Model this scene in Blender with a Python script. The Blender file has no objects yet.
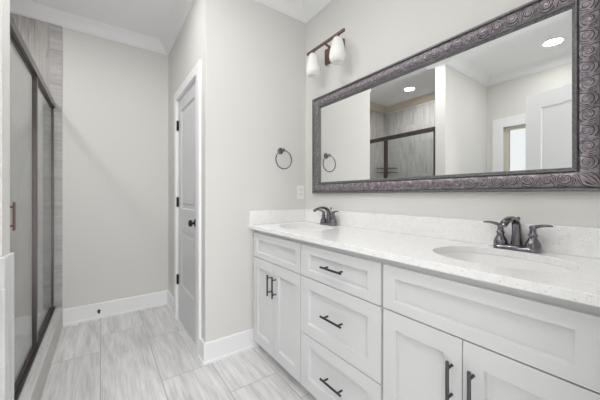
import bpy, math, random
from mathutils import Vector, Matrix
from mathutils.geometry import tessellate_polygon
random.seed(4)
PI = math.pi
S = bpy.context.scene
COL = S.collection

# ------------------------------------------------------------------ camera
cam_d = bpy.data.cameras.new('camera')
cam = bpy.data.objects.new('camera', cam_d)
COL.objects.link(cam)
cam.location = (1.8782, -1.4130, 1.134)
cam.rotation_euler = (PI / 2, 0, PI / 2 - 0.6209)
cam_d.sensor_width = 36
cam_d.lens = 277.17 * 36 / 600
cam_d.shift_y = -4.82 / 600
cam_d.clip_start = 0.01
S.camera = cam

# ------------------------------------------------------------------ world, exposure
W = bpy.data.worlds.new('world')
S.world = W
W.use_nodes = True
bg = W.node_tree.nodes['Background']
bg.inputs[0].default_value = (1.0, 1.0, 1.0, 1)
bg.inputs[1].default_value = 4.3          # daylight of the room behind the entry doorway
S.view_settings.view_transform = 'Standard'
S.view_settings.look = 'None'
S.view_settings.gamma = 1
S.view_settings.use_curve_mapping = False
S.view_settings.exposure = 0.0
S.cycles.max_bounces = 16
S.cycles.diffuse_bounces = 10
S.cycles.glossy_bounces = 8
S.cycles.transparent_max_bounces = 16
S.cycles.sample_clamp_indirect = 5
CAN_ALCOVE, FILL_VANITY, CAN_SHOWER, FILL_COUNTER, FILL_PASSAGE, WINDOW_E = 108.0, 95.0, 185.0, 80.0, 140.0, 1.0  # vanity, counter and passage lamps are unseen, added for even brightness

# ------------------------------------------------------------------ materials
def mat(name, col, rough=0.5, metal=0.0, spec=0.5, bump=None, noise=None):
    m = bpy.data.materials.new(name); m.use_nodes = True
    nt = m.node_tree; b = nt.nodes['Principled BSDF']
    b.inputs['Base Color'].default_value = (*col, 1)
    b.inputs['Roughness'].default_value = rough
    b.inputs['Metallic'].default_value = metal
    b.inputs['Specular IOR Level'].default_value = spec
    if bump or noise:
        tc = nt.nodes.new('ShaderNodeTexCoord')
        n = nt.nodes.new('ShaderNodeTexNoise')
        n.inputs['Scale'].default_value = (bump or noise)[0]
        n.inputs['Detail'].default_value = 4
        nt.links.new(tc.outputs['Object'], n.inputs['Vector'])
        if bump:
            bp = nt.nodes.new('ShaderNodeBump')
            bp.inputs['Strength'].default_value = bump[1]
            bp.inputs['Distance'].default_value = 0.002
            nt.links.new(n.outputs['Fac'], bp.inputs['Height'])
            nt.links.new(bp.outputs['Normal'], b.inputs['Normal'])
        if noise:
            r = nt.nodes.new('ShaderNodeValToRGB')
            k = noise[1]
            r.color_ramp.elements[0].position = 0.3; r.color_ramp.elements[1].position = 0.7
            r.color_ramp.elements[0].color = (*[c * (1 - k) for c in col], 1)
            r.color_ramp.elements[1].color = (*[min(1, c * (1 + k)) for c in col], 1)
            nt.links.new(n.outputs['Fac'], r.inputs['Fac'])
            nt.links.new(r.outputs['Color'], b.inputs['Base Color'])
    return m

def emis(name, col, strength):
    m = bpy.data.materials.new(name); m.use_nodes = True
    nt = m.node_tree; nt.nodes.clear()
    e = nt.nodes.new('ShaderNodeEmission'); o = nt.nodes.new('ShaderNodeOutputMaterial')
    e.inputs[0].default_value = (*col, 1); e.inputs[1].default_value = strength
    nt.links.new(e.outputs[0], o.inputs[0])
    return m

PAINT = mat('greige_wall_paint', (0.715, 0.708, 0.685), 0.65, bump=(220, 0.02))
CROWN_WARM = mat('warm_lit_crown', (0.66, 0.57, 0.48), 0.6)  # warm tint of the shower lamp, put into the crown colour
CEIL = mat('flat_white_ceiling_paint', (0.86, 0.865, 0.88), 0.8, bump=(260, 0.08))
TRIM = mat('white_trim_paint', (0.865, 0.87, 0.88), 0.38)
DOORP = mat('white_door_paint', (0.675, 0.685, 0.70), 0.35)
CAB = mat('white_cabinet_lacquer', (0.70, 0.705, 0.715), 0.33)
CABIN = mat('cabinet_interior', (0.55, 0.54, 0.52), 0.6)
PORC = mat('white_porcelain', (0.88, 0.88, 0.88), 0.12)
PLASTIC = mat('white_plastic', (0.86, 0.86, 0.85), 0.35)
SLOT = mat('dark_slot', (0.05, 0.05, 0.05), 0.6)
ORB = mat('oil_rubbed_bronze', (0.205, 0.198, 0.215), 0.20, 0.95, noise=(40, 0.2))
SHF = mat('dark_bronze_shower_frame', (0.105, 0.090, 0.089), 0.28, 0.85)
PULL = mat('gunmetal_pull', (0.085, 0.085, 0.09), 0.32, 0.85)
COPPER = mat('copper_bronze', (0.20, 0.125, 0.105), 0.38, 0.65)
BLACKM = mat('black_metal', (0.025, 0.024, 0.026), 0.3, 0.6)
OPAL = mat('opal_glass', (0.90, 0.89, 0.87), 0.22, bump=(60, 0.03))
FRAME_G = mat('pewter_grey', (0.19, 0.19, 0.192), 0.5, 0.6, noise=(120, 0.3))
FRAME_D = mat('dark_aged_pewter', (0.055, 0.045, 0.05), 0.45, 0.6, noise=(160, 0.4))
SCROLL = mat('mauve_pewter', (0.315, 0.285, 0.312), 0.38, 0.75, noise=(70, 0.3))
GROUTY = mat('curb_edge_stone', (0.55, 0.525, 0.505), 0.5, noise=(15, 0.08))
VINYL = mat('beige_window_vinyl', (0.62, 0.575, 0.50), 0.45)
HALLF = mat('dark_closet', (0.12, 0.12, 0.12), 0.8)

def nodes(m): return m.node_tree.nodes, m.node_tree.links

def math_node(N, Lk, op, a, b=None, c=None):
    n = N.new('ShaderNodeMath'); n.operation = op
    for i, v in enumerate((a, b, c)):
        if v is None: continue
        if isinstance(v, (int, float)): n.inputs[i].default_value = v
        else: Lk.new(v, n.inputs[i])
    return n.outputs[0]

def mixc(N, Lk, fac, a, b, blend='MIX'):
    n = N.new('ShaderNodeMix'); n.data_type = 'RGBA'; n.blend_type = blend
    for sock, v in ((n.inputs[0], fac), (n.inputs[6], a), (n.inputs[7], b)):
        if isinstance(v, (int, float)): sock.default_value = v
        elif isinstance(v, tuple): sock.default_value = (*v, 1) if len(v) == 3 else v
        else: Lk.new(v, sock)
    return n.outputs[2]

def ramp(N, Lk, fac, stops):
    r = N.new('ShaderNodeValToRGB')
    while len(r.color_ramp.elements) < len(stops): r.color_ramp.elements.new(0.5)
    for e, (p, c) in zip(r.color_ramp.elements, stops):
        e.position = p; e.color = (*c, 1)
    Lk.new(fac, r.inputs[0])
    return r.outputs[0]

def stone_tile(name, along, row_axis, row0, row_h, len0, tile_l, cols, grout, rough, long_rows=False, groutw=0.0016, grout_amt=0.8, sc=1.0):
    """large streaked porcelain tile, veins run along axis `along`; rows stack on `row_axis`"""
    m = bpy.data.materials.new(name); m.use_nodes = True
    N, Lk = nodes(m); b = N['Principled BSDF']
    geo = N.new('ShaderNodeNewGeometry'); sp = N.new('ShaderNodeSeparateXYZ')
    Lk.new(geo.outputs['Position'], sp.inputs[0])
    ax = {'x': sp.outputs[0], 'y': sp.outputs[1], 'z': sp.outputs[2]}
    A, R = ax[along], ax[row_axis]
    rr = math_node(N, Lk, 'DIVIDE', math_node(N, Lk, 'SUBTRACT', R, row0), row_h)
    ri = math_node(N, Lk, 'FLOOR', rr)
    rf = math_node(N, Lk, 'SUBTRACT', rr, ri)
    par = math_node(N, Lk, 'FLOORED_MODULO', ri, 2.0)
    per = math_node(N, Lk, 'MULTIPLY_ADD', par, -tile_l if long_rows else 0.0, tile_l * (2 if long_rows else 1))
    off = math_node(N, Lk, 'MULTIPLY_ADD', par, 0.88 if long_rows else tile_l / 2, len0)
    aa = math_node(N, Lk, 'DIVIDE', math_node(N, Lk, 'SUBTRACT', A, off), per)
    ai = math_node(N, Lk, 'FLOOR', aa)
    af = math_node(N, Lk, 'SUBTRACT', aa, ai)
    def edge(f, size):
        d = math_node(N, Lk, 'MINIMUM', f, math_node(N, Lk, 'SUBTRACT', 1.0, f))
        return math_node(N, Lk, 'MULTIPLY', d, size)
    d = math_node(N, Lk, 'MINIMUM', edge(rf, row_h), edge(af, per))
    seam = math_node(N, Lk, 'LESS_THAN', d, groutw)
    seam = math_node(N, Lk, 'MULTIPLY', seam, grout_amt)
    # per-tile shift of the pattern
    cid = N.new('ShaderNodeCombineXYZ'); Lk.new(ri, cid.inputs[0]); Lk.new(ai, cid.inputs[1])
    wn = N.new('ShaderNodeTexWhiteNoise'); wn.noise_dimensions = '3D'; Lk.new(cid.outputs[0], wn.inputs['Vector'])
    sh = N.new('ShaderNodeVectorMath'); sh.operation = 'SCALE'; Lk.new(wn.outputs['Color'], sh.inputs[0]); sh.inputs['Scale'].default_value = 7.0
    add = N.new('ShaderNodeVectorMath'); add.operation = 'ADD'
    Lk.new(geo.outputs['Position'], add.inputs[0]); Lk.new(sh.outputs[0], add.inputs[1])
    mp = N.new('ShaderNodeMapping')
    mp.inputs['Scale'].default_value = [ (2.2 if k == along else 16.0) * sc for k in 'xyz']
    Lk.new(add.outputs[0], mp.inputs[0])
    n1 = N.new('ShaderNodeTexNoise'); n1.inputs['Scale'].default_value = 1.0; n1.inputs['Detail'].default_value = 7
    n1.inputs['Roughness'].default_value = 0.62; n1.inputs['Distortion'].default_value = 0.5
    Lk.new(mp.outputs[0], n1.inputs['Vector'])
    mp2 = N.new('ShaderNodeMapping')
    mp2.inputs['Scale'].default_value = [ (5.0 if k == along else 90.0) * sc for k in 'xyz']
    Lk.new(add.outputs[0], mp2.inputs[0])
    n2 = N.new('ShaderNodeTexNoise'); n2.inputs['Scale'].default_value = 1.0; n2.inputs['Detail'].default_value = 3
    Lk.new(mp2.outputs[0], n2.inputs['Vector'])
    f = math_node(N, Lk, 'MULTIPLY_ADD', n2.outputs['Fac'], 0.5, math_node(N, Lk, 'MULTIPLY', n1.outputs['Fac'], 0.75))
    c = ramp(N, Lk, f, [(0.46, cols[0]), (0.62, cols[1]), (0.80, cols[2])])
    tone = math_node(N, Lk, 'MULTIPLY_ADD', wn.outputs['Value'], 0.06, 0.97)
    hs = N.new('ShaderNodeHueSaturation'); Lk.new(c, hs.inputs['Color']); Lk.new(tone, hs.inputs['Value'])
    c = mixc(N, Lk, seam, hs.outputs[0], grout)
    Lk.new(c, b.inputs['Base Color'])
    b.inputs['Roughness'].default_value = rough
    return m

FLOOR_M = stone_tile('streaked_grey_floor_tile', 'x', 'y', -0.81, 0.305, -0.87, 0.61,
                     ((0.54, 0.535, 0.54), (0.70, 0.695, 0.70), (0.84, 0.835, 0.84)), (0.34, 0.29, 0.24), 0.36, long_rows=True, groutw=0.0019)
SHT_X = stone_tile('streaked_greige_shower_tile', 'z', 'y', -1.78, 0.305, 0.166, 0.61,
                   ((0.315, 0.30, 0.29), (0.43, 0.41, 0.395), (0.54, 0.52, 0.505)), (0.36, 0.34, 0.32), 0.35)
SHT_Y_LIT = stone_tile('streaked_greige_shower_tile_lit', 'z', 'x', -1.29, 0.305, 0.166, 0.61,
                   ((0.37, 0.365, 0.35), (0.50, 0.49, 0.475), (0.61, 0.60, 0.585)), (0.36, 0.34, 0.32), 0.35)  # same tile as the side walls, lightened in place of more shower light
TRIMT = stone_tile('streaked_bullnose_tile', 'y', 'z', 0.166, 0.305, 0.0, 0.61,
                   ((0.35, 0.338, 0.333), (0.45, 0.437, 0.43), (0.55, 0.537, 0.53)), (0.38, 0.35, 0.33), 0.35)
WAINS = stone_tile('pale_grey_wainscot_tile', 'z', 'x', 0.20, 0.0762, 0.02, 0.30,
                   ((0.58, 0.585, 0.59), (0.68, 0.685, 0.69), (0.78, 0.785, 0.79)), (0.84, 0.84, 0.84), 0.25, sc=0.7)
CURB_M = stone_tile('pale_curb_tile', 'x', 'y', -1.9, 0.4, 0.1, 0.61,
                    ((0.52, 0.515, 0.515), (0.63, 0.625, 0.625), (0.74, 0.735, 0.735)), (0.42, 0.39, 0.36), 0.35)

def quartz():
    m = bpy.data.materials.new('white_speckled_quartz'); m.use_nodes = True
    N, Lk = nodes(m); b = N['Principled BSDF']
    geo = N.new('ShaderNodeNewGeometry')
    def vor(scale, thr_lo, thr_hi):
        v = N.new('ShaderNodeTexVoronoi'); v.inputs['Scale'].default_value = scale
        Lk.new(geo.outputs['Position'], v.inputs['Vector'])
        sx = N.new('ShaderNodeSeparateColor'); Lk.new(v.outputs['Color'], sx.inputs[0])
        near = math_node(N, Lk, 'LESS_THAN', v.outputs['Distance'], thr_lo)
        pick = math_node(N, Lk, 'GREATER_THAN', sx.outputs[0], thr_hi)
        return math_node(N, Lk, 'MULTIPLY', near, pick), sx.outputs[1]
    s1, r1 = vor(260, 0.34, 0.92)
    s2, r2 = vor(150, 0.24, 0.94)
    s3, r3 = vor(480, 0.45, 0.75)
    nz = N.new('ShaderNodeTexNoise'); nz.inputs['Scale'].default_value = 35
    Lk.new(geo.outputs['Position'], nz.inputs['Vector'])
    base = ramp(N, Lk, nz.outputs['Fac'], [(0.35, (0.88, 0.88, 0.88)), (0.65, (0.92, 0.92, 0.918))])
    c = mixc(N, Lk, math_node(N, Lk, 'MULTIPLY', s3, 0.34), base, (0.62, 0.62, 0.62))
    c = mixc(N, Lk, math_node(N, Lk, 'MULTIPLY', s1, 0.72), c, mixc(N, Lk, r1, (0.30, 0.29, 0.29), (0.62, 0.60, 0.58)))
    c = mixc(N, Lk, math_node(N, Lk, 'MULTIPLY', s2, 0.65), c, mixc(N, Lk, r2, (0.22, 0.21, 0.21), (0.55, 0.52, 0.50)))
    Lk.new(c, b.inputs['Base Color']); b.inputs['Roughness'].default_value = 0.16
    return m
QUARTZ = quartz()

def thin_glass():
    m = bpy.data.materials.new('clear_shower_glass'); m.use_nodes = True
    N, Lk = nodes(m); N.clear()
    o = N.new('ShaderNodeOutputMaterial'); mx = N.new('ShaderNodeMixShader')
    t = N.new('ShaderNodeBsdfTransparent'); t.inputs[0].default_value = (0.96, 0.975, 0.97, 1)
    g = N.new('ShaderNodeBsdfGlossy'); g.inputs['Roughness'].default_value = 0.0
    fr = N.new('ShaderNodeFresnel'); fr.inputs[0].default_value = 1.5
    geo = N.new('ShaderNodeNewGeometry')
    Lk.new(geo.outputs['Normal'], fr.inputs['Normal'])
    # IOR is inverted by the node on back faces: use the facing-corrected normal on both sides of the pane
    lw = N.new('ShaderNodeLayerWeight'); lw.inputs[0].default_value = 0.5
    p = math_node(N, Lk, 'POWER', lw.outputs['Facing'], 4.2)
    f = math_node(N, Lk, 'MULTIPLY_ADD', p, 0.94, 0.05)
    Lk.new(f, mx.inputs[0]); Lk.new(t.outputs[0], mx.inputs[1]); Lk.new(g.outputs[0], mx.inputs[2])
    Lk.new(mx.outputs[0], o.inputs[0])
    return m
GLASS = thin_glass()
MIRROR = mat('silvered_mirror', (0.90, 0.91, 0.90), 0.0, 1.0)

# ------------------------------------------------------------------ mesh builder
class MB:
    def __init__(s): s.v = []; s.f = []; s.mi = []; s.m = 0
    def add(s, vs, fs):
        o = len(s.v); s.v += [Vector(p) for p in vs]
        for f in fs: s.f.append([i + o for i in f]); s.mi.append(s.m)
    def box(s, x0, x1, y0, y1, z0, z1):
        x0, x1 = sorted((x0, x1)); y0, y1 = sorted((y0, y1)); z0, z1 = sorted((z0, z1))
        s.add([(x0, y0, z0), (x1, y0, z0), (x1, y1, z0), (x0, y1, z0), (x0, y0, z1), (x1, y0, z1), (x1, y1, z1), (x0, y1, z1)],
              [(0, 3, 2, 1), (4, 5, 6, 7), (0, 1, 5, 4), (1, 2, 6, 5), (2, 3, 7, 6), (3, 0, 4, 7)])
        return s
    def tube(s, pts, rad, n=10, cap=True, flat=None, closed=False):
        pts = [Vector(p) for p in pts]; k = len(pts)
        rad = rad if isinstance(rad, (list, tuple)) else [rad] * k
        up = None; rings = []
        for i, p in enumerate(pts):
            a = pts[(i - 1) % k] if (closed or i > 0) else p
            b = pts[(i + 1) % k] if (closed or i < k - 1) else p
            t = (b - a).normalized()
            if up is None:
                up = Vector((0, 0, 1)) if abs(t.z) < 0.9 else Vector((0, 1, 0))
            u = (up - t * up.dot(t)).normalized(); up = u; w = t.cross(u)
            r = rad[i]; ru, rw = (r, r) if not isinstance(r, tuple) else r
            rings.append([p + u * ru * math.cos(2 * PI * j / n) + w * rw * math.sin(2 * PI * j / n) for j in range(n)])
        vs = [q for r in rings for q in r]; fs = []
        for i in range(k if closed else k - 1):
            i2 = (i + 1) % k
            for j in range(n):
                fs.append((i * n + j, i * n + (j + 1) % n, i2 * n + (j + 1) % n, i2 * n + j))
        if cap and not closed:
            fs.append(tuple(range(n - 1, -1, -1))); fs.append(tuple((k - 1) * n + j for j in range(n)))
        s.add(vs, fs); return s
    def lathe(s, prof, c=(0, 0, 0), axis='z', n=28, sx=1, sy=1, cap=(True, True)):
        vs = []; fs = []
        for r, h in prof:
            for j in range(n):
                a = 2 * PI * j / n; x, y = r * math.cos(a) * sx, r * math.sin(a) * sy
                p = {'z': (x, y, h), 'y': (x, h, y), 'x': (h, x, y)}[axis]
                vs.append(Vector(p) + Vector(c))
        k = len(prof)
        for i in range(k - 1):
            for j in range(n):
                fs.append((i * n + j, i * n + (j + 1) % n, (i + 1) * n + (j + 1) % n, (i + 1) * n + j))
        if cap[0]: fs.append(tuple(range(n - 1, -1, -1)))
        if cap[1]: fs.append(tuple((k - 1) * n + j for j in range(n)))
        s.add(vs, fs); return s
    def sweep(s, path, prof, fn, closed=False, side=1, cap=True):
        """prof of (offset, height); offset goes to the left (side=1) of the 2D path, mitred; fn maps (u, v, height) to 3D"""
        P = [Vector(p) for p in path]; k = len(P); rings = []
        for i in range(k):
            d0 = (P[i] - P[i - 1]).normalized() if (closed or i > 0) else None
            d1 = (P[(i + 1) % k] - P[i]).normalized() if (closed or i < k - 1) else None
            d0 = d0 or d1; d1 = d1 or d0
            n0 = Vector((-d0.y, d0.x)) * side; n1 = Vector((-d1.y, d1.x)) * side
            b = n0 + n1; b = b / max(1e-6, b.length); b = b / max(0.2, b.dot(n0))
            rings.append([fn(*(P[i] + b * a), h) for a, h in prof])
        n = len(prof); vs = [q for r in rings for q in r]; fs = []
        for i in range(k if closed else k - 1):
            i2 = (i + 1) % k
            for j in range(n - 1):
                fs.append((i * n + j, i * n + j + 1, i2 * n + j + 1, i2 * n + j))
        if cap and not closed:
            fs.append(tuple(range(n))); fs.append(tuple((k - 1) * n + j for j in range(n - 1, -1, -1)))
        s.add(vs, fs); return s
    def slab(s, x0, x1, z0, z1, y_front, y_back, panels, depth=0.008, slope=0.003, raised=None):
        """board facing -y with recessed panels (px0,px1,pz0,pz1); one closed mesh"""
        xs = sorted({x0, x1, *[p[0] for p in panels], *[p[1] for p in panels]})
        zs = sorted({z0, z1, *[p[2] for p in panels], *[p[3] for p in panels]})
        def rec(x, z): return any(p[0] < x < p[1] and p[2] < z < p[3] for p in panels)
        for i in range(len(xs) - 1):
            for j in range(len(zs) - 1):
                if not rec((xs[i] + xs[i + 1]) / 2, (zs[j] + zs[j + 1]) / 2):
                    a, b, c, d = xs[i], xs[i + 1], zs[j], zs[j + 1]
                    s.add([(a, y_front, c), (b, y_front, c), (b, y_front, d), (a, y_front, d)], [(0, 1, 2, 3)])
        for (a, b, c, d) in panels:
            def ring(e, y): return [(a + e, y, c + e), (b - e, y, c + e), (b - e, y, d - e), (a + e, y, d - e)]
            rs = [ring(0, y_front), ring(slope, y_front + depth)]
            if raised: rs += [ring(slope + raised[0], y_front + depth), ring(slope + raised[0] + raised[1], y_front + depth - raised[2])]
            vs = [p for r in rs for p in r]; fs = []
            for q in range(len(rs) - 1):
                for t in range(4): fs.append((q * 4 + t, q * 4 + (t + 1) % 4, q * 4 + 4 + (t + 1) % 4, q * 4 + 4 + t))
            q = (len(rs) - 1) * 4; fs.append((q, q + 1, q + 2, q + 3)); s.add(vs, fs)
        F = [(x0, y_front, z0), (x1, y_front, z0), (x1, y_front, z1), (x0, y_front, z1)]
        B = [(p[0], y_back, p[2]) for p in F]
        s.add(F + B, [(0, 4, 5, 1), (1, 5, 6, 2), (2, 6, 7, 3), (3, 7, 4, 0), (4, 7, 6, 5)])
        return s
    def build(s, name, m, parent=None, bevel=0.0, smooth=None, seg=2, loc=None, fixn=True):
        me = bpy.data.meshes.new(name)
        off = Vector((0, 0, 0))
        if parent is not None: off = Vector(parent.get('_w', (0, 0, 0)))
        elif loc is not None: off = Vector(loc)
        else:
            xs = [p.x for p in s.v]; ys = [p.y for p in s.v]; zs = [p.z for p in s.v]
            off = Vector(((min(xs) + max(xs)) / 2, (min(ys) + max(ys)) / 2, min(zs)))
        me.from_pydata([tuple(p - off) for p in s.v], [], s.f)
        for mm in (m if isinstance(m, (list, tuple)) else [m]): me.materials.append(mm)
        for p, i in zip(me.polygons, s.mi): p.material_index = i
        if fixn:
            import bmesh
            bm = bmesh.new(); bm.from_mesh(me)
            bmesh.ops.remove_doubles(bm, verts=bm.verts, dist=1e-5)
            bmesh.ops.recalc_face_normals(bm, faces=bm.faces)
            bm.to_mesh(me); bm.free()
        if smooth is not None:
            for p in me.polygons: p.use_smooth = True
            me.set_sharp_from_angle(angle=math.radians(smooth))
        me.update()
        o = bpy.data.objects.new(name, me); COL.objects.link(o)
        if parent is not None:
            o.parent = parent; o['_w'] = tuple(off)
        else:
            o.location = off; o['_w'] = tuple(off)
        if bevel:
            b = o.modifiers.new('bevel', 'BEVEL'); b.width = bevel; b.segments = seg
            b.limit_method = 'ANGLE'; b.angle_limit = math.radians(40)
            b.harden_normals = False
        return o

def thing(name, label, cat, loc, group=None, kind=None, rz=0):
    o = bpy.data.objects.new(name, None); COL.objects.link(o)
    o.empty_display_size = 0.05
    o.location = loc; o['_w'] = tuple(loc); o.rotation_euler.z = rz
    if label: o['label'] = label
    if cat: o['category'] = cat
    if group: o['group'] = group
    if kind: o['kind'] = kind
    return o
def tag(o, label=None, cat=None, group=None, kind=None):
    if label: o['label'] = label
    if cat: o['category'] = cat
    if group: o['group'] = group
    if kind: o['kind'] = kind
    return o
def struct(mb, name, m, **k): return tag(mb.build(name, m, **k), kind='structure')

# ------------------------------------------------------------------ the room
XL, YL, XD = -0.015, -0.845, -1.29        # towel-ring wall, closet-door wall, far wall
XE, YS, YW = 1.85, -2.77, -2.836          # entry wall, shower back wall, window wall
WX0, WX1, WY = 0.19, 0.305, -1.733        # wing wall
ZC = 2.687
T = 0.115
DH = 2.005                                 # door head height

struct(MB().box(XD - T, XE + T, YW - T, T, -0.08, 0), 'floor', FLOOR_M)
struct(MB().box(XD - T, XE + T, YW - T, T, ZC, ZC + 0.08), 'ceiling', CEIL)
struct(MB().box(XL - T, XE + T, 0, T, 0, ZC), 'wall_back', PAINT)
struct(MB().box(XL - T, XL, YL + T, 0, 0, ZC), 'wall_left', PAINT)
DX0, DX1 = -0.855, -0.183                  # closet doorway
m_ = MB(); m_.box(XD, DX0, YL, YL + T, 0, ZC); m_.box(DX1, XL, YL, YL + T, 0, ZC); m_.box(DX0, DX1, YL, YL + T, DH, ZC)
struct(m_, 'wall_closet', PAINT)
struct(MB().box(XD - T, XD, YW - T, YL + T, 0, ZC), 'wall_far', PAINT)
struct(MB().box(XD, WX0, YW - T, YS, 0, ZC), 'wall_shower', PAINT)
struct(MB().box(WX0, WX1, YW - T, WY, 0, ZC), 'wall_wing', PAINT)
NX0, NX1, NZ0 = 0.492, 1.30, 0.95          # window opening
m_ = MB(); m_.box(WX1, NX0, YW - T, YW, 0, ZC); m_.box(NX1, XE, YW - T, YW, 0, ZC)
m_.box(NX0, NX1, YW - T, YW, 2.01, ZC); m_.box(NX0, NX1, YW - T, YW, 0, NZ0)
struct(m_, 'wall_window', PAINT)
EY0, EY1 = -1.63, -0.83                    # entry doorway
m_ = MB(); m_.box(XE, XE + T, YW - T, EY0, 0, ZC); m_.box(XE, XE + T, EY1, 0, 0, ZC); m_.box(XE, XE + T, EY0, EY1, DH, ZC)
struct(m_, 'wall_entry', PAINT)

struct(MB().box(XE + T, XE + 1.7, -1.80, -1.70, 0, ZC), 'wall_blocker_left', PAINT)  # unseen wall added to cut slanting doorway light on the vanity fronts
struct(MB().box(XE + T, XE + 1.7, -0.76, -0.66, 0, ZC), 'wall_blocker_right', PAINT)  # unseen wall added on the other side, also narrows the doorway light

# shower wall tile
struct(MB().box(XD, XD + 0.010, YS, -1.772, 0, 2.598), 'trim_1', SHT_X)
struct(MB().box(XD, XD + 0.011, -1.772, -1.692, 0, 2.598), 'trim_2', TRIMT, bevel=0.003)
struct(MB().box(XD + 0.010, WX0, YS, YS + 0.010, 0, 2.58), 'trim_3', SHT_Y_LIT)
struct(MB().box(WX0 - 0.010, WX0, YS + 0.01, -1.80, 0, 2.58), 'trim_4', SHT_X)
# tile wainscot wrapping the wing wall
m_ = MB(); m_.box(WX0, WX1 + 0.034, WY, WY + 0.014, 0, 0.889); m_.box(WX1, WX1 + 0.034, YW, WY, 0, 0.889)
struct(m_, 'trim_5', WAINS, bevel=0.003)
# curb
m_ = MB(); m_.box(XD + 0.0115, WX0, -1.82, -1.690, 0, 0.166)
struct(m_, 'trim_6', CURB_M, bevel=0.004)
struct(MB().box(XD + 0.0115, WX0, -1.6898, -1.6885, 0, 0.160), 'trim_9', GROUTY)

def xy(u, v, h): return Vector((u, v, h))
CROWN = [(0, ZC - 0.089), (0.006, ZC - 0.089), (0.012, ZC - 0.083), (0.022, ZC - 0.079), (0.034, ZC - 0.066), (0.050, ZC - 0.045),
         (0.068, ZC - 0.026), (0.082, ZC - 0.019), (0.092, ZC - 0.007), (0.100, ZC - 0.003), (0.100, ZC + 0.003), (0, ZC + 0.003)]
m_ = MB().sweep([(XD, -2.10), (XD, YL), (XL, YL), (XL, 0), (XE, 0), (XE, YW), (WX1, YW), (WX1, WY), (WX0, WY), (WX0, -2.10)], CROWN, xy, side=-1)
struct(m_, 'trim_7', TRIM, smooth=25)
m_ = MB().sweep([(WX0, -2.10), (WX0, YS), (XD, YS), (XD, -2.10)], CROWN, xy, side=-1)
struct(m_, 'trim_8', CROWN_WARM, smooth=25)  # shower stretch of the crown, lamp warmth painted in
BASE = [(0, -0.002), (0.024, -0.002), (0.024, 0.012), (0.021, 0.018), (0.0145, 0.021), (0.0145, 0.132), (0.010, 0.139), (0, 0.139)]
struct(MB().sweep([(XD, -1.6915), (XD, YL), (-0.934, YL)], BASE, xy, side=-1), 'baseboard_far', TRIM, smooth=25)
struct(MB().sweep([(-0.1055, YL), (XL, YL), (XL, -0.42)], BASE, xy, side=-1), 'baseboard_left', TRIM, smooth=25)
struct(MB().sweep([(XE, EY0 - 0.085), (XE, YW), (WX1 + 0.034, YW)], BASE, xy, side=-1), 'baseboard_window', TRIM, smooth=25)

CAS = [(0, 0), (0, 0.018), (0.070, 0.018), (0.0765, 0.012), (0.078, 0)]   # flat casing, 78 mm
def casing_mb(pts, fn, prof=CAS, side=1): return MB().sweep(pts, prof, fn, side=side)

# ------------------------------------------------------------------ closet door (door_1)
d1 = thing('door_1', 'white two-panel closet door with black knob and hinges beside the towel ring wall', 'door', ((DX0 + DX1) / 2, YL, 0), kind='structure')
casing_mb([(DX0, 0), (DX0, DH), (DX1, DH), (DX1, 0)], lambda u, v, h: Vector((u, YL - h, v))).build('casing', TRIM, d1, smooth=25)
m_ = MB(); m_.box(DX0, DX0 + 0.013, YL, YL + T, 0, DH); m_.box(DX1 - 0.013, DX1, YL, YL + T, 0, DH); m_.box(DX0 + 0.013, DX1 - 0.013, YL, YL + T, DH - 0.013, DH)
m_.build('jamb', TRIM, d1)
s0, s1 = DX0 + 0.016, DX1 - 0.016
slab1 = MB().slab(s0, s1, 0.008, DH - 0.016, YL + 0.005, YL + 0.04,
          [(s0 + 0.105, s1 - 0.105, 1.013, 1.884), (s0 + 0.105, s1 - 0.105, 0.330, 0.828)], depth=0.009, slope=0.009, raised=(0.028, 0.014, 0.005)).build('door_panel', DOORP, d1)
for z in (1.77, 1.072, 0.365):
    m_ = MB(); m_.tube([(DX0 + 0.013, YL - 0.004, z - 0.045), (DX0 + 0.013, YL - 0.004, z + 0.045)], 0.0075, 10)
    m_.box(DX0 + 0.0135, DX0 + 0.034, YL + 0.0035, YL + 0.0055, z - 0.044, z + 0.044)
    m_.build('hinge', BLACKM, d1, smooth=30)
kx, kz = -0.265, 0.925
kb = MB().lathe([(0.0, 0.003), (0.031, 0.001), (0.031, -0.005), (0.026, -0.009), (0.010, -0.011), (0.010, -0.022), (0.016, -0.025), (0.025, -0.032), (0.0265, -0.039), (0.022, -0.047), (0.012, -0.051), (0.0, -0.052)], (kx, YL + 0.004, kz), 'y', 24, cap=(False, False))
kb.build('knob', BLACKM, d1, smooth=50)

# ------------------------------------------------------------------ entry door swung open (door_2)
d2 = thing('door_2', 'white entry door standing open in front of the window, seen in the mirror', 'door', (XE - 0.022, EY0 + 0.03, 0), kind='structure', rz=0)
DWID, ANG = 0.822, math.radians(12.0)
ld = MB().slab(0.0, DWID, 0.012, 2.03, -0.0175, 0.0175, [(0.115, DWID - 0.115, 1.013, 1.90), (0.115, DWID - 0.115, 0.25, 0.86)], depth=0.009, slope=0.008)
ld2 = MB().slab(0.0, DWID, 0.012, 2.03, -0.0175, 0.0175, [(0.115, DWID - 0.115, 1.013, 1.90), (0.115, DWID - 0.115, 0.25, 0.86)], depth=0.009, slope=0.008)
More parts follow.
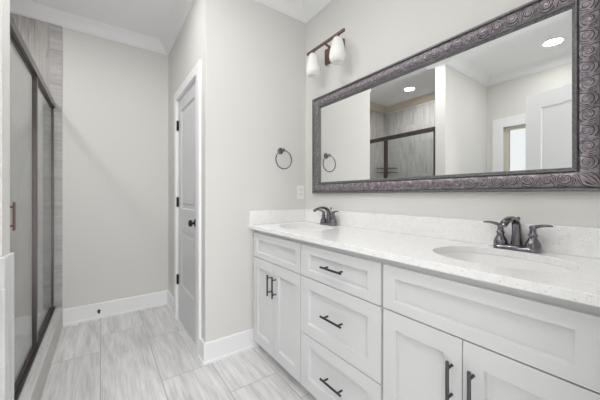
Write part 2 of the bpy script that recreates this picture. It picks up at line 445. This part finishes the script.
# second face of the leaf: the same panels mirrored to the other side
mm = MB()
for src, flip in ((ld, 1), (ld2, -1)):
    o_ = len(mm.v)
    mm.v += [Vector((p.x, min(p.y, 0.0) * flip, p.z)) for p in src.v]
    for f in src.f[:-1]: mm.f.append([i + o_ for i in f]); mm.mi.append(0)
knobp = [(0.0, 0.001), (0.031, 0.001), (0.031, -0.005), (0.010, -0.011), (0.010, -0.030), (0.026, -0.042), (0.0275, -0.050), (0.012, -0.063), (0.0, -0.064)]
R2 = Matrix.Rotation(PI + ANG, 3, 'Z')
base2 = Vector((XE - 0.022, EY0 + 0.03, 0))
def turned(mb):
    mb.v = [base2 + R2 @ p for p in mb.v]; return mb
turned(mm).build('door_panel', DOORP, d2)
k2 = MB().lathe(knobp, (DWID - 0.065, -0.018, 0.925), 'y', 20, cap=(False, False)); turned(k2).build('knob', BLACKM, d2, smooth=50)
k2 = MB().lathe([(r, -h) for r, h in knobp], (DWID - 0.065, 0.018, 0.925), 'y', 20, cap=(False, False)); turned(k2).build('knob', BLACKM, d2, smooth=50)
casing_mb([(EY0, 0), (EY0, DH), (EY1, DH), (EY1, 0)], lambda u, v, h: Vector((XE - h, u, v))).build('casing', TRIM, d2, smooth=25)

# ------------------------------------------------------------------ window over the alcove (window_1)
w1 = thing('window_1', 'bright frosted window with white casing, seen in the mirror', 'window', ((NX0 + NX1) / 2, YW, NZ0), kind='structure')
casing_mb([(NX0, NZ0), (NX0, 2.01), (NX1, 2.01), (NX1, NZ0)], lambda u, v, h: Vector((u, YW + h, v)),
          prof=[(0, 0), (0, 0.018), (0.115, 0.018), (0.121, 0.012), (0.123, 0)]).build('casing', TRIM, w1, smooth=25)
MB().box(NX0 - 0.14, NX1 + 0.14, YW - 0.09, YW + 0.035, NZ0 - 0.03, NZ0).build('sill', TRIM, w1, bevel=0.004)
m_ = MB()
for a in ((NX0, NX0 + 0.055, NZ0, 2.01), (NX1 - 0.055, NX1, NZ0, 2.01), (NX0 + 0.055, NX1 - 0.055, 1.968, 2.01), (NX0 + 0.055, NX1 - 0.055, NZ0, NZ0 + 0.05)):
    m_.box(a[0], a[1], YW - 0.085, YW - 0.035, a[2], a[3])
m_.build('window_frame', VINYL, w1, bevel=0.003)
MB().box(NX0 + 0.055, NX1 - 0.055, YW - 0.075, YW - 0.045, 1.475, 1.500).build('meeting_rail', TRIM, w1, bevel=0.003)
MB().box(NX0 + 0.05, NX1 - 0.05, YW - 0.068, YW - 0.062, NZ0 + 0.04, 1.98).build('pane', emis('daylit_frosted_pane', (0.95, 0.98, 1.0), WINDOW_E), w1)

# ------------------------------------------------------------------ recessed ceiling lights: alcove and shower, plus three added fill lamps
def can(x, y, label, e, r=0.075):
    t = thing('recessed_light', label, 'ceiling light', (x, y, ZC), group='recessed ceiling lights')
    MB().lathe([(r + 0.016, 0), (r + 0.016, -0.004), (r + 0.010, -0.008), (r + 0.002, -0.007), (r, -0.001), (r, 0)], (x, y, ZC), 'z', 36, cap=(False, False)).build('trim_ring', TRIM, t, smooth=40)
    MB().lathe([(r, -0.0005), (r, -0.002), (0.0, -0.002)], (x, y, ZC), 'z', 36, cap=(False, False)).build('diffuser', emis('lamp_%g' % e, (1.0, 0.99, 0.975), e), t)
can(1.085, -2.33, 'round recessed ceiling light reflected at the upper right of the mirror', CAN_ALCOVE)
can(-0.487, -2.27, 'round recessed ceiling light above the shower, reflected in the mirror', CAN_SHOWER, r=0.066)
can(1.35, -1.35, 'round ceiling fill light added over the floor just inside the entry doorway', FILL_VANITY)  # added lamp, out of view, lifts the vanity side
can(0.72, -0.96, 'round ceiling fill light added over the floor in front of the drawer cabinet', FILL_COUNTER)  # added lamp, out of view, brightens counter and end wall
can(0.05, -1.40, 'round ceiling fill light added over the passage beside the shower enclosure', FILL_PASSAGE)  # added lamp, out of view, brightens the passage and far wall

# ------------------------------------------------------------------ shower enclosure
YG0, YG1 = -1.768, -1.745
t = thing('shower_enclosure', 'dark bronze framed glass shower enclosure on the tiled curb', 'shower enclosure', (-0.55, -1.76, 0.166))
xa, xb, xp = XD + 0.012, WX0 - 0.0005, -0.507
m_ = MB(); m_.box(xa, xb, -1.780, -1.763, 1.880, 1.928); m_.box(xa, xb, -1.752, -1.737, 1.880, 1.928); m_.box(xa, xb, -1.763, -1.752, 1.890, 1.928)
m_.build('header', SHF, t, bevel=0.002)
m_ = MB(); m_.box(xa, xb, -1.780, -1.733, 0.1665, 0.180); m_.box(xa, xb, -1.779, -1.772, 0.180, 0.190); m_.box(xa, xb, -1.763, -1.751, 0.180, 0.2015)
m_.build('bottom_track', SHF, t, bevel=0.0025)
MB().box(xa, xa + 0.022, YG0 + 0.004, YG1 - 0.002, 0.2025, 1.879).build('wall_jamb', SHF, t, bevel=0.002)
MB().box(xb - 0.030, xb, YG0, YG1, 0.2025, 1.879).build('strike_jamb', SHF, t, bevel=0.002)
m_ = MB(); m_.box(xp - 0.030, xp - 0.002, YG0, YG1, 0.207, 1.875); m_.box(xp + 0.002, xp + 0.024, YG0 + 0.004, YG1 + 0.003, 0.207, 1.875)
m_.build('centre_post', SHF, t, bevel=0.002)
MB().box(xa + 0.024, xp - 0.030, -1.760, -1.754, 0.207, 1.885).build('fixed_pane', GLASS, t)
dp = MB().box(xp + 0.024, xb - 0.030, -1.760, -1.754, 0.209, 1.872).build('door_pane', GLASS, t)
m_ = MB(); m_.box(0.100, 0.118, -1.739, -1.731, 0.973, 1.103)
for z in (0.995, 1.081): m_.tube([(0.109, -1.7535, z), (0.109, -1.739, z)], 0.005, 10)
m_.build('handle', COPPER, dp, bevel=0.002)

# things on the shower walls, seen in the mirror
t = thing('shower_shelf', 'dark wire corner shelf on the shower wall, reflected at the left of the mirror', 'shelf', (XD + 0.01, YS + 0.01, 1.575))
cx_, cy_ = XD + 0.0105, YS + 0.0105
for z in (1.53, 1.60):
    m_ = MB(); arc = [(cx_ + 0.005 + 0.25 * math.cos(a), cy_ + 0.005 + 0.25 * math.sin(a), z) for a in [PI / 2 * i / 14 for i in range(15)]]
    m_.tube(arc, 0.004, 8); m_.tube([(cx_ + 0.004, cy_ + 0.004, z), arc[0]], 0.004, 8); m_.tube([(cx_ + 0.004, cy_ + 0.004, z), arc[-1]], 0.004, 8)
    for q in range(1, 7):
        m_.tube([(cx_ + 0.035 * q, cy_ + 0.004, z), (cx_ + 0.035 * q, cy_ + math.sqrt(max(0.0, 0.25 ** 2 - (0.035 * q) ** 2)), z)], 0.002, 6)
    m_.build('wire_tier', SHF, t)
MB().tube([(cx_ + 0.005, cy_ + 0.005, 1.525), (cx_ + 0.005, cy_ + 0.005, 1.66)], 0.004, 8).build('upright', SHF, t)

# ------------------------------------------------------------------ vanity cabinets
YD, YF = -0.4965, -0.477                   # door face, face frame
ZB, ZT = 0.062, 0.8865
def pull(p, axis, L, parent):
    """bar pull with two posts; p = centre on the door face"""
    x, z = p; y = YD - 0.030; m = MB(); h = L / 2; e = h - 0.022
    if axis == 'x':
        m.tube([(x - h, y, z), (x + h, y, z)], 0.0055, 12)
        for s in (-e, e): m.tube([(x + s, YD + 0.001, z), (x + s, y, z)], [0.0048, 0.0042], 10)
    else:
        m.tube([(x, y, z - h), (x, y, z + h)], 0.0055, 12)
        for s in (-e, e): m.tube([(x, YD + 0.001, z + s), (x, y, z + s)], [0.0048, 0.0042], 10)
    return m.build('handle', PULL, parent, smooth=40)
def carcass(x0, x1, parent):
    m = MB(); w = 0.016
    m.box(x0, x0 + w, YF + 0.018, -0.0005, ZB, ZT); m.box(x1 - w, x1, YF + 0.018, -0.0005, ZB, ZT)
    m.box(x0 + w, x1 - w, YF + 0.018, -0.0005, ZB, ZB + w); m.box(x0 + w, x1 - w, -0.008, -0.0005, ZB + w, ZT)
    m.box(x0, x0 + 0.028, YF, YF + 0.018, ZB, ZT); m.box(x1 - 0.028, x1, YF, YF + 0.018, ZB, ZT)
    m.box(x0 + 0.028, x1 - 0.028, YF, YF + 0.018, ZT - 0.045, ZT); m.box(x0 + 0.028, x1 - 0.028, YF, YF + 0.018, ZB, ZB + 0.03)
    m.box(x0 + 0.028, x1 - 0.028, YF, YF + 0.018, 0.660, 0.705)
    m.build('body', CAB, parent)
    MB().box(x0, x1, -0.415, -0.400, 0.0, ZB).build('toe_kick', CAB, parent)
def front(x0, x1, z0, z1, st, rt, rb):
    return MB().slab(x0, x1, z0, z1, YD, YF - 0.0005, [(x0 + st, x1 - st, z0 + rb, z1 - rt)], depth=0.015, slope=0.0035)
def sink_base(x0, x1, label):
    t = thing('sink_cabinet', label, 'cabinet', ((x0 + x1) / 2, -0.24, 0), group='sink base cabinets of the vanity')
    carcass(x0, x1, t)
    g = 0.0025; xm = (x0 + x1) / 2
    front(x0 + 0.008, x1 - g, 0.686, 0.857, 0.052, 0.045, 0.038).build('false_front', CAB, t, bevel=0.0015)
    for (a, b, hx) in ((x0 + 0.008, xm - 0.0015, xm - 0.032), (xm + 0.0015, x1 - g, xm + 0.032)):
        d = front(a, b, ZB + 0.002, 0.681, 0.058, 0.067, 0.070).build('door', CAB, t, bevel=0.0015)
        pull((hx, 0.540), 'z', 0.138, d)
sink_base(-0.003, 0.6015, 'white shaker sink cabinet in the corner by the towel ring wall')
sink_base(1.1615, 1.776, 'white shaker sink cabinet under the nearer sink, right of the drawers')
t = thing('drawer_cabinet', 'white shaker cabinet with three stacked drawers between the two sink cabinets', 'cabinet', (0.8815, -0.24, 0))
carcass(0.602, 1.161, t)
for z0, z1, hz, rt, rb in ((0.686, 0.857, 0.7745, 0.046, 0.038), (0.369, 0.681, 0.529, 0.062, 0.062), (ZB + 0.002, 0.364, 0.217, 0.062, 0.066)):
    d = front(0.6045, 1.1565, z0, z1, 0.069, rt, rb).build('drawer', CAB, t, bevel=0.0015)
    pull((0.884, hz), 'x', 0.145, d)
tag(MB().box(1.7765, XE - 0.001, YF, YF + 0.02, ZB, ZT).build('filler_panel', CAB), 'narrow white filler strip between the nearer sink cabinet and the entry wall', 'filler strip')

# ------------------------------------------------------------------ countertop
SINKS = (0.333, 1.477); SY, SA, SB = -0.256, 0.209, 0.166
CT0, CT1 = 0.8868, 0.914
def oval(cx, cy, a, b, n=56, p=2.25):
    out = []
    for i in range(n):
        th = 2 * PI * i / n; c, s_ = math.cos(th), math.sin(th)
        out.append((cx + a * math.copysign(abs(c) ** (2 / p), c), cy + b * math.copysign(abs(s_) ** (2 / p), s_)))
    return out
t = thing('countertop', 'white speckled quartz countertop with two oval sink cutouts on the vanity', 'countertop', (0.92, -0.26, CT0))
m_ = MB()
x0, x1, y0, y1 = XL + 0.001, XE - 0.001, -0.525, -0.001
loops = [[(x0, y0), (x1, y0), (x1, y1), (x0, y1)]] + [oval(c, SY, SA, SB) for c in SINKS]
flat = [p for l in loops for p in l]
tri = tessellate_polygon([[Vector((p[0], p[1], 0)) for p in l] for l in loops])
for z in (CT0, CT1): m_.add([(p[0], p[1], z) for p in flat], [tuple(q) for q in tri])
for l in loops:
    k = len(l); m_.add([(p[0], p[1], CT0) for p in l] + [(p[0], p[1], CT1) for p in l], [(i, (i + 1) % k, k + (i + 1) % k, k + i) for i in range(k)])
m_.build('slab', QUARTZ, t, bevel=0.0025)
MB().box(XL + 0.021, XE - 0.001, -0.020, -0.001, CT1 + 0.0003, 1.0185).build('backsplash', QUARTZ, t, bevel=0.002)
MB().box(XL + 0.001, XL + 0.0205, -0.523, -0.001, CT1 + 0.0003, 1.0185).build('side_splash', QUARTZ, t, bevel=0.002)

# ------------------------------------------------------------------ sinks
def sink(cx, label):
    t = thing('sink', label, 'sink', (cx, SY, 0.74), group='undermount sinks')
    m = MB(); rings = []
    prof = [(1.09, 0.8865), (1.012, 0.8865), (1.0, 0.880), (0.97, 0.84), (0.90, 0.795), (0.76, 0.762), (0.50, 0.750), (0.13, 0.745)]
    n = 56; vs = []
    inner = [[(x, y, z) for x, y in oval(cx, SY, SA * k, SB * k, n, 2.25)] for k, z in prof]
    outer = [[(x, y, z - 0.012) for x, y in oval(cx, SY, SA * k + 0.012 * (i > 1), SB * k + 0.012 * (i > 1), n, 2.25)] for i, (k, z) in enumerate(prof)]
    rings = [outer[-1]] + outer[::-1][1:-2] + [outer[0]] + inner
    vs = [p for r in rings for p in r]; fs = []
    for i in range(len(rings) - 1):
        for j in range(n): fs.append((i * n + j, i * n + (j + 1) % n, (i + 1) * n + (j + 1) % n, (i + 1) * n + j))
    m.add(vs, fs); m.build('basin', PORC, t, smooth=60)
    MB().lathe([(0.0, 0.749), (0.016, 0.7495), (0.020, 0.747), (0.030, 0.749), (0.033, 0.7455), (0.033, 0.735), (0.0, 0.735)], (cx, SY, 0), 'z', 24, cap=(False, False)).build('drain', ORB, t, smooth=40)
sink(SINKS[0], 'white oval undermount sink at the far end of the counter, by the towel ring')
sink(SINKS[1], 'white oval undermount sink at the near end of the counter')

# ------------------------------------------------------------------ faucets
def faucet(cx, cy, label):
    z = CT1 + 0.0004
    t = thing('faucet', label, 'faucet', (cx, cy, z), group='two-handle bronze faucets')
    m = MB(); n = 32                                   # base plate: stadium in three steps
    rings = []
    for k, h in ((1.0, 0), (1.0, 0.006), (0.93, 0.012), (0.78, 0.017), (0.60, 0.020)):
        ring = []
        for j in range(n):
            a = 2 * PI * j / n; c, s_ = math.cos(a), math.sin(a)
            ring.append((cx + math.copysign(0.052, c) * (1 if abs(c) > 1e-6 else 0) + 0.028 * c * k, cy + 0.028 * s_ * k, z + h))
        rings.append(ring)
    fs = [(i * n + j, i * n + (j + 1) % n, (i + 1) * n + (j + 1) % n, (i + 1) * n + j) for i in range(len(rings) - 1) for j in range(n)]
    fs += [tuple(range(n - 1, -1, -1)), tuple((len(rings) - 1) * n + j for j in range(n))]
    m.add([p for r in rings for p in r], fs); m.build('base_plate', ORB, t, smooth=45)
    # spout: tapered column that arches forward and flares at the mouth
    pts = [(0, 0.006, 0.014), (0, 0.006, 0.035), (0, 0.006, 0.060), (0, 0.004, 0.085), (0, -0.003, 0.107), (0, -0.020, 0.122), (0, -0.046, 0.129), (0, -0.074, 0.129), (0, -0.100, 0.123), (0, -0.120, 0.116), (0, -0.131, 0.109)]
    rad = [(0.020, 0.0215), (0.0180, 0.0185), (0.016, 0.0165), (0.015, 0.0155), (0.013, 0.0150), (0.0105, 0.0150), (0.0085, 0.0152), (0.0078, 0.0155), (0.0075, 0.0155), (0.0090, 0.0150), (0.0085, 0.0140)]
    # the cross-section frame starts along +y, so first radius is depth, second is width
    MB().tube([(cx + a, cy + b, z + c) for a, b, c in pts], rad, 18).build('spout', ORB, t, smooth=50)
    MB().tube([(cx, cy - 0.127, z + 0.111), (cx, cy - 0.132, z + 0.103)], 0.0095, 14).build('aerator', ORB, t, smooth=40)
    m = MB(); m.tube([(cx, cy + 0.026, z + 0.016), (cx, cy + 0.026, z + 0.118)], 0.0025, 8)
    m.lathe([(0.0, 0.116), (0.005, 0.118), (0.0065, 0.124), (0.005, 0.130), (0.0, 0.132)], (cx, cy + 0.026, z), 'z', 14, cap=(False, False)); m.build('lift_rod', ORB, t, smooth=50)
    for s in (-1, 1):
        hx = cx + s * 0.0535
        b = MB().lathe([(0.025, 0.012), (0.0255, 0.022), (0.023, 0.034), (0.017, 0.046), (0.0125, 0.056), (0.0125, 0.060), (0.015, 0.063), (0.015, 0.067), (0.0115, 0.071), (0.0105, 0.086), (0.012, 0.092), (0.011, 0.099), (0.0, 0.102)],
                       (hx, cy, z), 'z', 24, cap=(True, False)).build('handle', ORB, t, smooth=50)
        MB().tube([(hx - s * 0.004, cy, z + 0.093), (hx + s * 0.012, cy - 0.002, z + 0.099), (hx + s * 0.026, cy - 0.004, z + 0.103), (hx + s * 0.040, cy - 0.006, z + 0.105), (hx + s * 0.052, cy - 0.008, z + 0.105), (hx + s * 0.060, cy - 0.009, z + 0.104)],
                  [(0.009, 0.009), (0.007, 0.008), (0.0055, 0.009), (0.005, 0.011), (0.0045, 0.011), (0.003, 0.006)], 14).build('lever', ORB, b, smooth=60)
faucet(SINKS[0] + 0.006, -0.056, 'dark bronze two-handle faucet at the far sink, near the outlet')
faucet(SINKS[1], -0.056, 'dark bronze two-handle faucet at the near sink, below the mirror')

# ------------------------------------------------------------------ mirror
MX0, MX1, MZ0, MZ1 = 0.108, 1.720, 1.148, 1.906
t = thing('wall_mirror', 'wide rectangular mirror in an ornate purple-grey scrollwork frame above the vanity', 'mirror', ((MX0 + MX1) / 2, 0, MZ0))
rect = [(MX0, MZ0), (MX1, MZ0), (MX1, MZ1), (MX0, MZ1)]
def wallfn(u, v, h): return Vector((u, -h, v))
MB().sweep(rect, [(0, 0.0006), (0, 0.024), (0.002, 0.0275), (0.009, 0.0285), (0.012, 0.026), (0.013, 0.019), (0.013, 0.0006)], wallfn, closed=True).build('outer_moulding', FRAME_G, t, smooth=35)
def band_h(a):
    q = (a - 0.013) / 0.058
    return 0.020 + 0.012 * math.sin(PI * min(1, max(0, q))) ** 0.8
band = MB().sweep(rect, [(0.013, 0.0006)] + [(0.013 + 0.058 * i / 12, band_h(0.013 + 0.058 * i / 12)) for i in range(13)] + [(0.071, 0.0006)], wallfn, closed=True).build('carved_band', SCROLL, t, smooth=35)
MB().sweep(rect, [(0.071, 0.0006), (0.071, 0.024), (0.0735, 0.0275), (0.0765, 0.0275), (0.079, 0.024), (0.080, 0.020), (0.083, 0.021), (0.086, 0.018), (0.088, 0.0135), (0.088, 0.0006)], wallfn, closed=True).build('inner_moulding', FRAME_G, t, smooth=35)
# raised scrollwork on the carved band
sc = MB()
def side_map(k):
    """local (along, a) of one frame side to wall coordinates; a runs from the outer edge inwards"""
    if k == 0: return (MX1 - MX0), lambda l, a: (MX0 + l, MZ0 + a)
    if k == 1: return (MZ1 - MZ0), lambda l, a: (MX1 - a, MZ0 + l)
    if k == 2: return (MX1 - MX0), lambda l, a: (MX1 - l, MZ1 - a)
    return (MZ1 - MZ0), lambda l, a: (MX0 + a, MZ1 - l)
def relief(pts, f, w, h=0.0022, line=False):
    if not line:
        sc.m = 1; relief(pts, f, w + 0.0016, 0.0009, True); sc.m = 0
    k = len(pts); prof = []
    P = []
    for (l, a) in pts:
        a = min(0.0695, max(0.0145, a)); u, v = f(l, a); P.append(Vector((u, -band_h(a) - 0.0003, v)))
    # half-round ribbon lying on the band
    vs = []; fs = []
    for i, p in enumerate(P):
        d = (P[min(k - 1, i + 1)] - P[max(0, i - 1)]); d.normalize()
        n_ = Vector((0, -1, 0)); b = d.cross(n_).normalized()
        ww = w * (0.35 + 0.65 * math.sin(PI * (0.12 + 0.80 * i / (k - 1))))
        vs += [p + b * ww + Vector((0, 0.001, 0)), p + b * ww * 0.55 - Vector((0, h * 0.8, 0)), p - Vector((0, h, 0)), p - b * ww * 0.55 - Vector((0, h * 0.8, 0)), p - b * ww + Vector((0, 0.001, 0))]
    for i in range(k - 1):
        for j in range(4): fs.append((i * 5 + j, i * 5 + j + 1, i * 5 + 6 + j, i * 5 + 5 + j))
    sc.add(vs, fs)
for k in range(4):
    L, f = side_map(k)
    n = round((L - 0.15) / 0.0535); st = (L - 0.15) / n
    for i in range(n):
        c = 0.075 + st * (i + 0.5); sg = 1 if i % 2 else -1
        ca = 0.044 - 0.002 * sg
        def P2(r, th, l0=c, a0=ca): return (l0 + r * math.cos(th), a0 + sg * r * math.sin(th))
        relief([P2(0.0035 + 0.0155 * q / 30, 0.5 + 3.3 * PI * q / 30) for q in range(31)], f, 0.0031)        # C scroll
        relief([P2(0.0245, 0.35 + 1.15 * PI * q / 14) for q in range(15)], f, 0.0027)                          # outer sweep
        e = c + st / 2
        for w_, spread in ((-0.9, 0.010), (-0.3, 0.004), (0.3, -0.004), (0.9, -0.010)):                        # leaf fan between the scrolls
            relief([(e + w_ * (0.002 + 0.017 * (q / 8) ** 1.4), 0.042 + sg * (-0.026 + 0.046 * q / 8)) for q in range(9)], f, 0.0028)
    # corner leaf
    for w_ in (-0.6, -0.2, 0.2, 0.6):
        pts = []
        for q in range(9):
            s_ = 0.016 + 0.052 * q / 8; sp = w_ * 0.022 * math.sin(PI * q / 8)
            pts.append((s_ + sp, max(0.0145, s_ - sp)))
        relief(pts, f, 0.0040)
scw = sc.build('scrollwork', [SCROLL, FRAME_D], band, smooth=60, fixn=False)
# glass with a narrow bevelled margin
gx0, gx1, gz0, gz1 = MX0 + 0.0875, MX1 - 0.0875, MZ0 + 0.0875, MZ1 - 0.0875
bv, yf_, ye = 0.022, -0.0120, -0.0116
m_ = MB()
o4 = [(gx0, ye, gz0), (gx1, ye, gz0), (gx1, ye, gz1), (gx0, ye, gz1)]
i4 = [(gx0 + bv, yf_, gz0 + bv), (gx1 - bv, yf_, gz0 + bv), (gx1 - bv, yf_, gz1 - bv), (gx0 + bv, yf_, gz1 - bv)]
b4 = [(p[0], -0.006, p[2]) for p in o4]
m_.add(o4 + i4 + b4, [(0, 1, 5, 4), (1, 2, 6, 5), (2, 3, 7, 6), (3, 0, 4, 7), (4, 5, 6, 7), (8, 11, 10, 9), (0, 8, 9, 1), (1, 9, 10, 2), (2, 10, 11, 3), (3, 11, 8, 0)])
m_.build('mirror_glass', MIRROR, t)

# ------------------------------------------------------------------ vanity light
t = thing('vanity_light', 'copper-bronze two-shade vanity light with white opal glass shades beside the mirror', 'wall light', (0.362, 0, 2.13))
MB().box(0.250, 0.455, -0.016, -0.0005, 2.135, 2.252).build('back_plate', COPPER, t, bevel=0.003)
m_ = MB(); m_.tube([(0.361, -0.014, 2.205), (0.361, -0.060, 2.211), (0.361, -0.112, 2.227)], [0.011, 0.009, 0.008], 12); m_.build('arm', COPPER, t, smooth=40)
MB().box(0.157, 0.562, -0.118, -0.104, 2.218, 2.236).build('cross_bar', COPPER, t, bevel=0.002)
for x in (0.229, 0.495):
    sk = MB().lathe([(0.0, 2.219), (0.014, 2.2185), (0.015, 2.208), (0.021, 2.205), (0.022, 2.196), (0.0, 2.195)], (x, -0.111, 0), 'z', 24, cap=(False, False)).build('socket_cup', COPPER, t, smooth=40)
    MB().lathe([(0.020, 2.203), (0.027, 2.200), (0.034, 2.188), (0.042, 2.160), (0.050, 2.125), (0.0555, 2.095), (0.0565, 2.075), (0.053, 2.055), (0.046, 2.042), (0.038, 2.036), (0.030, 2.0345), (0.028, 2.037), (0.018, 2.039), (0.0, 2.0395)],
               (x, -0.111, 0), 'z', 36, cap=(False, False)).build('shade', OPAL, t, smooth=70)

# ------------------------------------------------------------------ towel ring
t = thing('towel_ring', 'dark bronze towel ring hanging on the wall beside the closet corner', 'towel ring', (XL, -0.252, 1.487))
MB().lathe([(0.0, 0.0004), (0.026, 0.0004), (0.026, 0.006), (0.021, 0.011), (0.012, 0.014), (0.010, 0.040), (0.0125, 0.044), (0.0125, 0.054), (0.0, 0.056)], (XL, -0.252, 1.487), 'x', 24, cap=(False, False)).build('mount', ORB, t, smooth=45)
cy_, cz_, rr_ = -0.250, 1.413, 0.072
MB().tube([(XL + 0.049, cy_ + rr_ * math.cos(a), cz_ + rr_ * math.sin(a)) for a in [2 * PI * i / 48 for i in range(48)]], 0.0045, 10, closed=True).build('ring', ORB, t, smooth=60)

# ------------------------------------------------------------------ outlet
t = thing('outlet', 'white wall outlet above the counter beside the mirror', 'outlet', (XL, -0.055, 1.101))
oy, oz = -0.055, 1.158
MB().box(XL + 0.0004, XL + 0.006, oy - 0.035, oy + 0.035, oz - 0.057, oz + 0.057).build('cover_plate', PLASTIC, t, bevel=0.002)
r_ = MB().box(XL + 0.0055, XL + 0.0085, oy - 0.017, oy + 0.017, oz - 0.0335, oz + 0.0335).build('receptacle', PLASTIC, t, bevel=0.001)
m_ = MB()
for dz in (-0.019, 0.019):
    for dy in (-0.0065, 0.0065): m_.box(XL + 0.0078, XL + 0.0089, oy + dy - 0.0012, oy + dy + 0.0012, oz + dz - 0.001, oz + dz + 0.009)
    m_.tube([(XL + 0.0078, oy, oz + dz - 0.007), (XL + 0.0089, oy, oz + dz - 0.007)], 0.0025, 10)
m_.build('slots', SLOT, r_)

# ------------------------------------------------------------------ door stop
t = thing('door_stop', 'small black door stop on the baseboard of the far wall', 'door stop', (XD + 0.0147, -1.434, 0.070))
MB().lathe([(0.0, 0), (0.012, 0), (0.012, 0.004), (0.006, 0.008), (0.006, 0.034), (0.010, 0.036), (0.010, 0.045), (0.0, 0.047)], (XD + 0.0147, -1.434, 0.070), 'x', 16, cap=(False, False)).build('stem', BLACKM, t, smooth=40)

for o in bpy.data.objects:
    if '_w' in o: del o['_w']
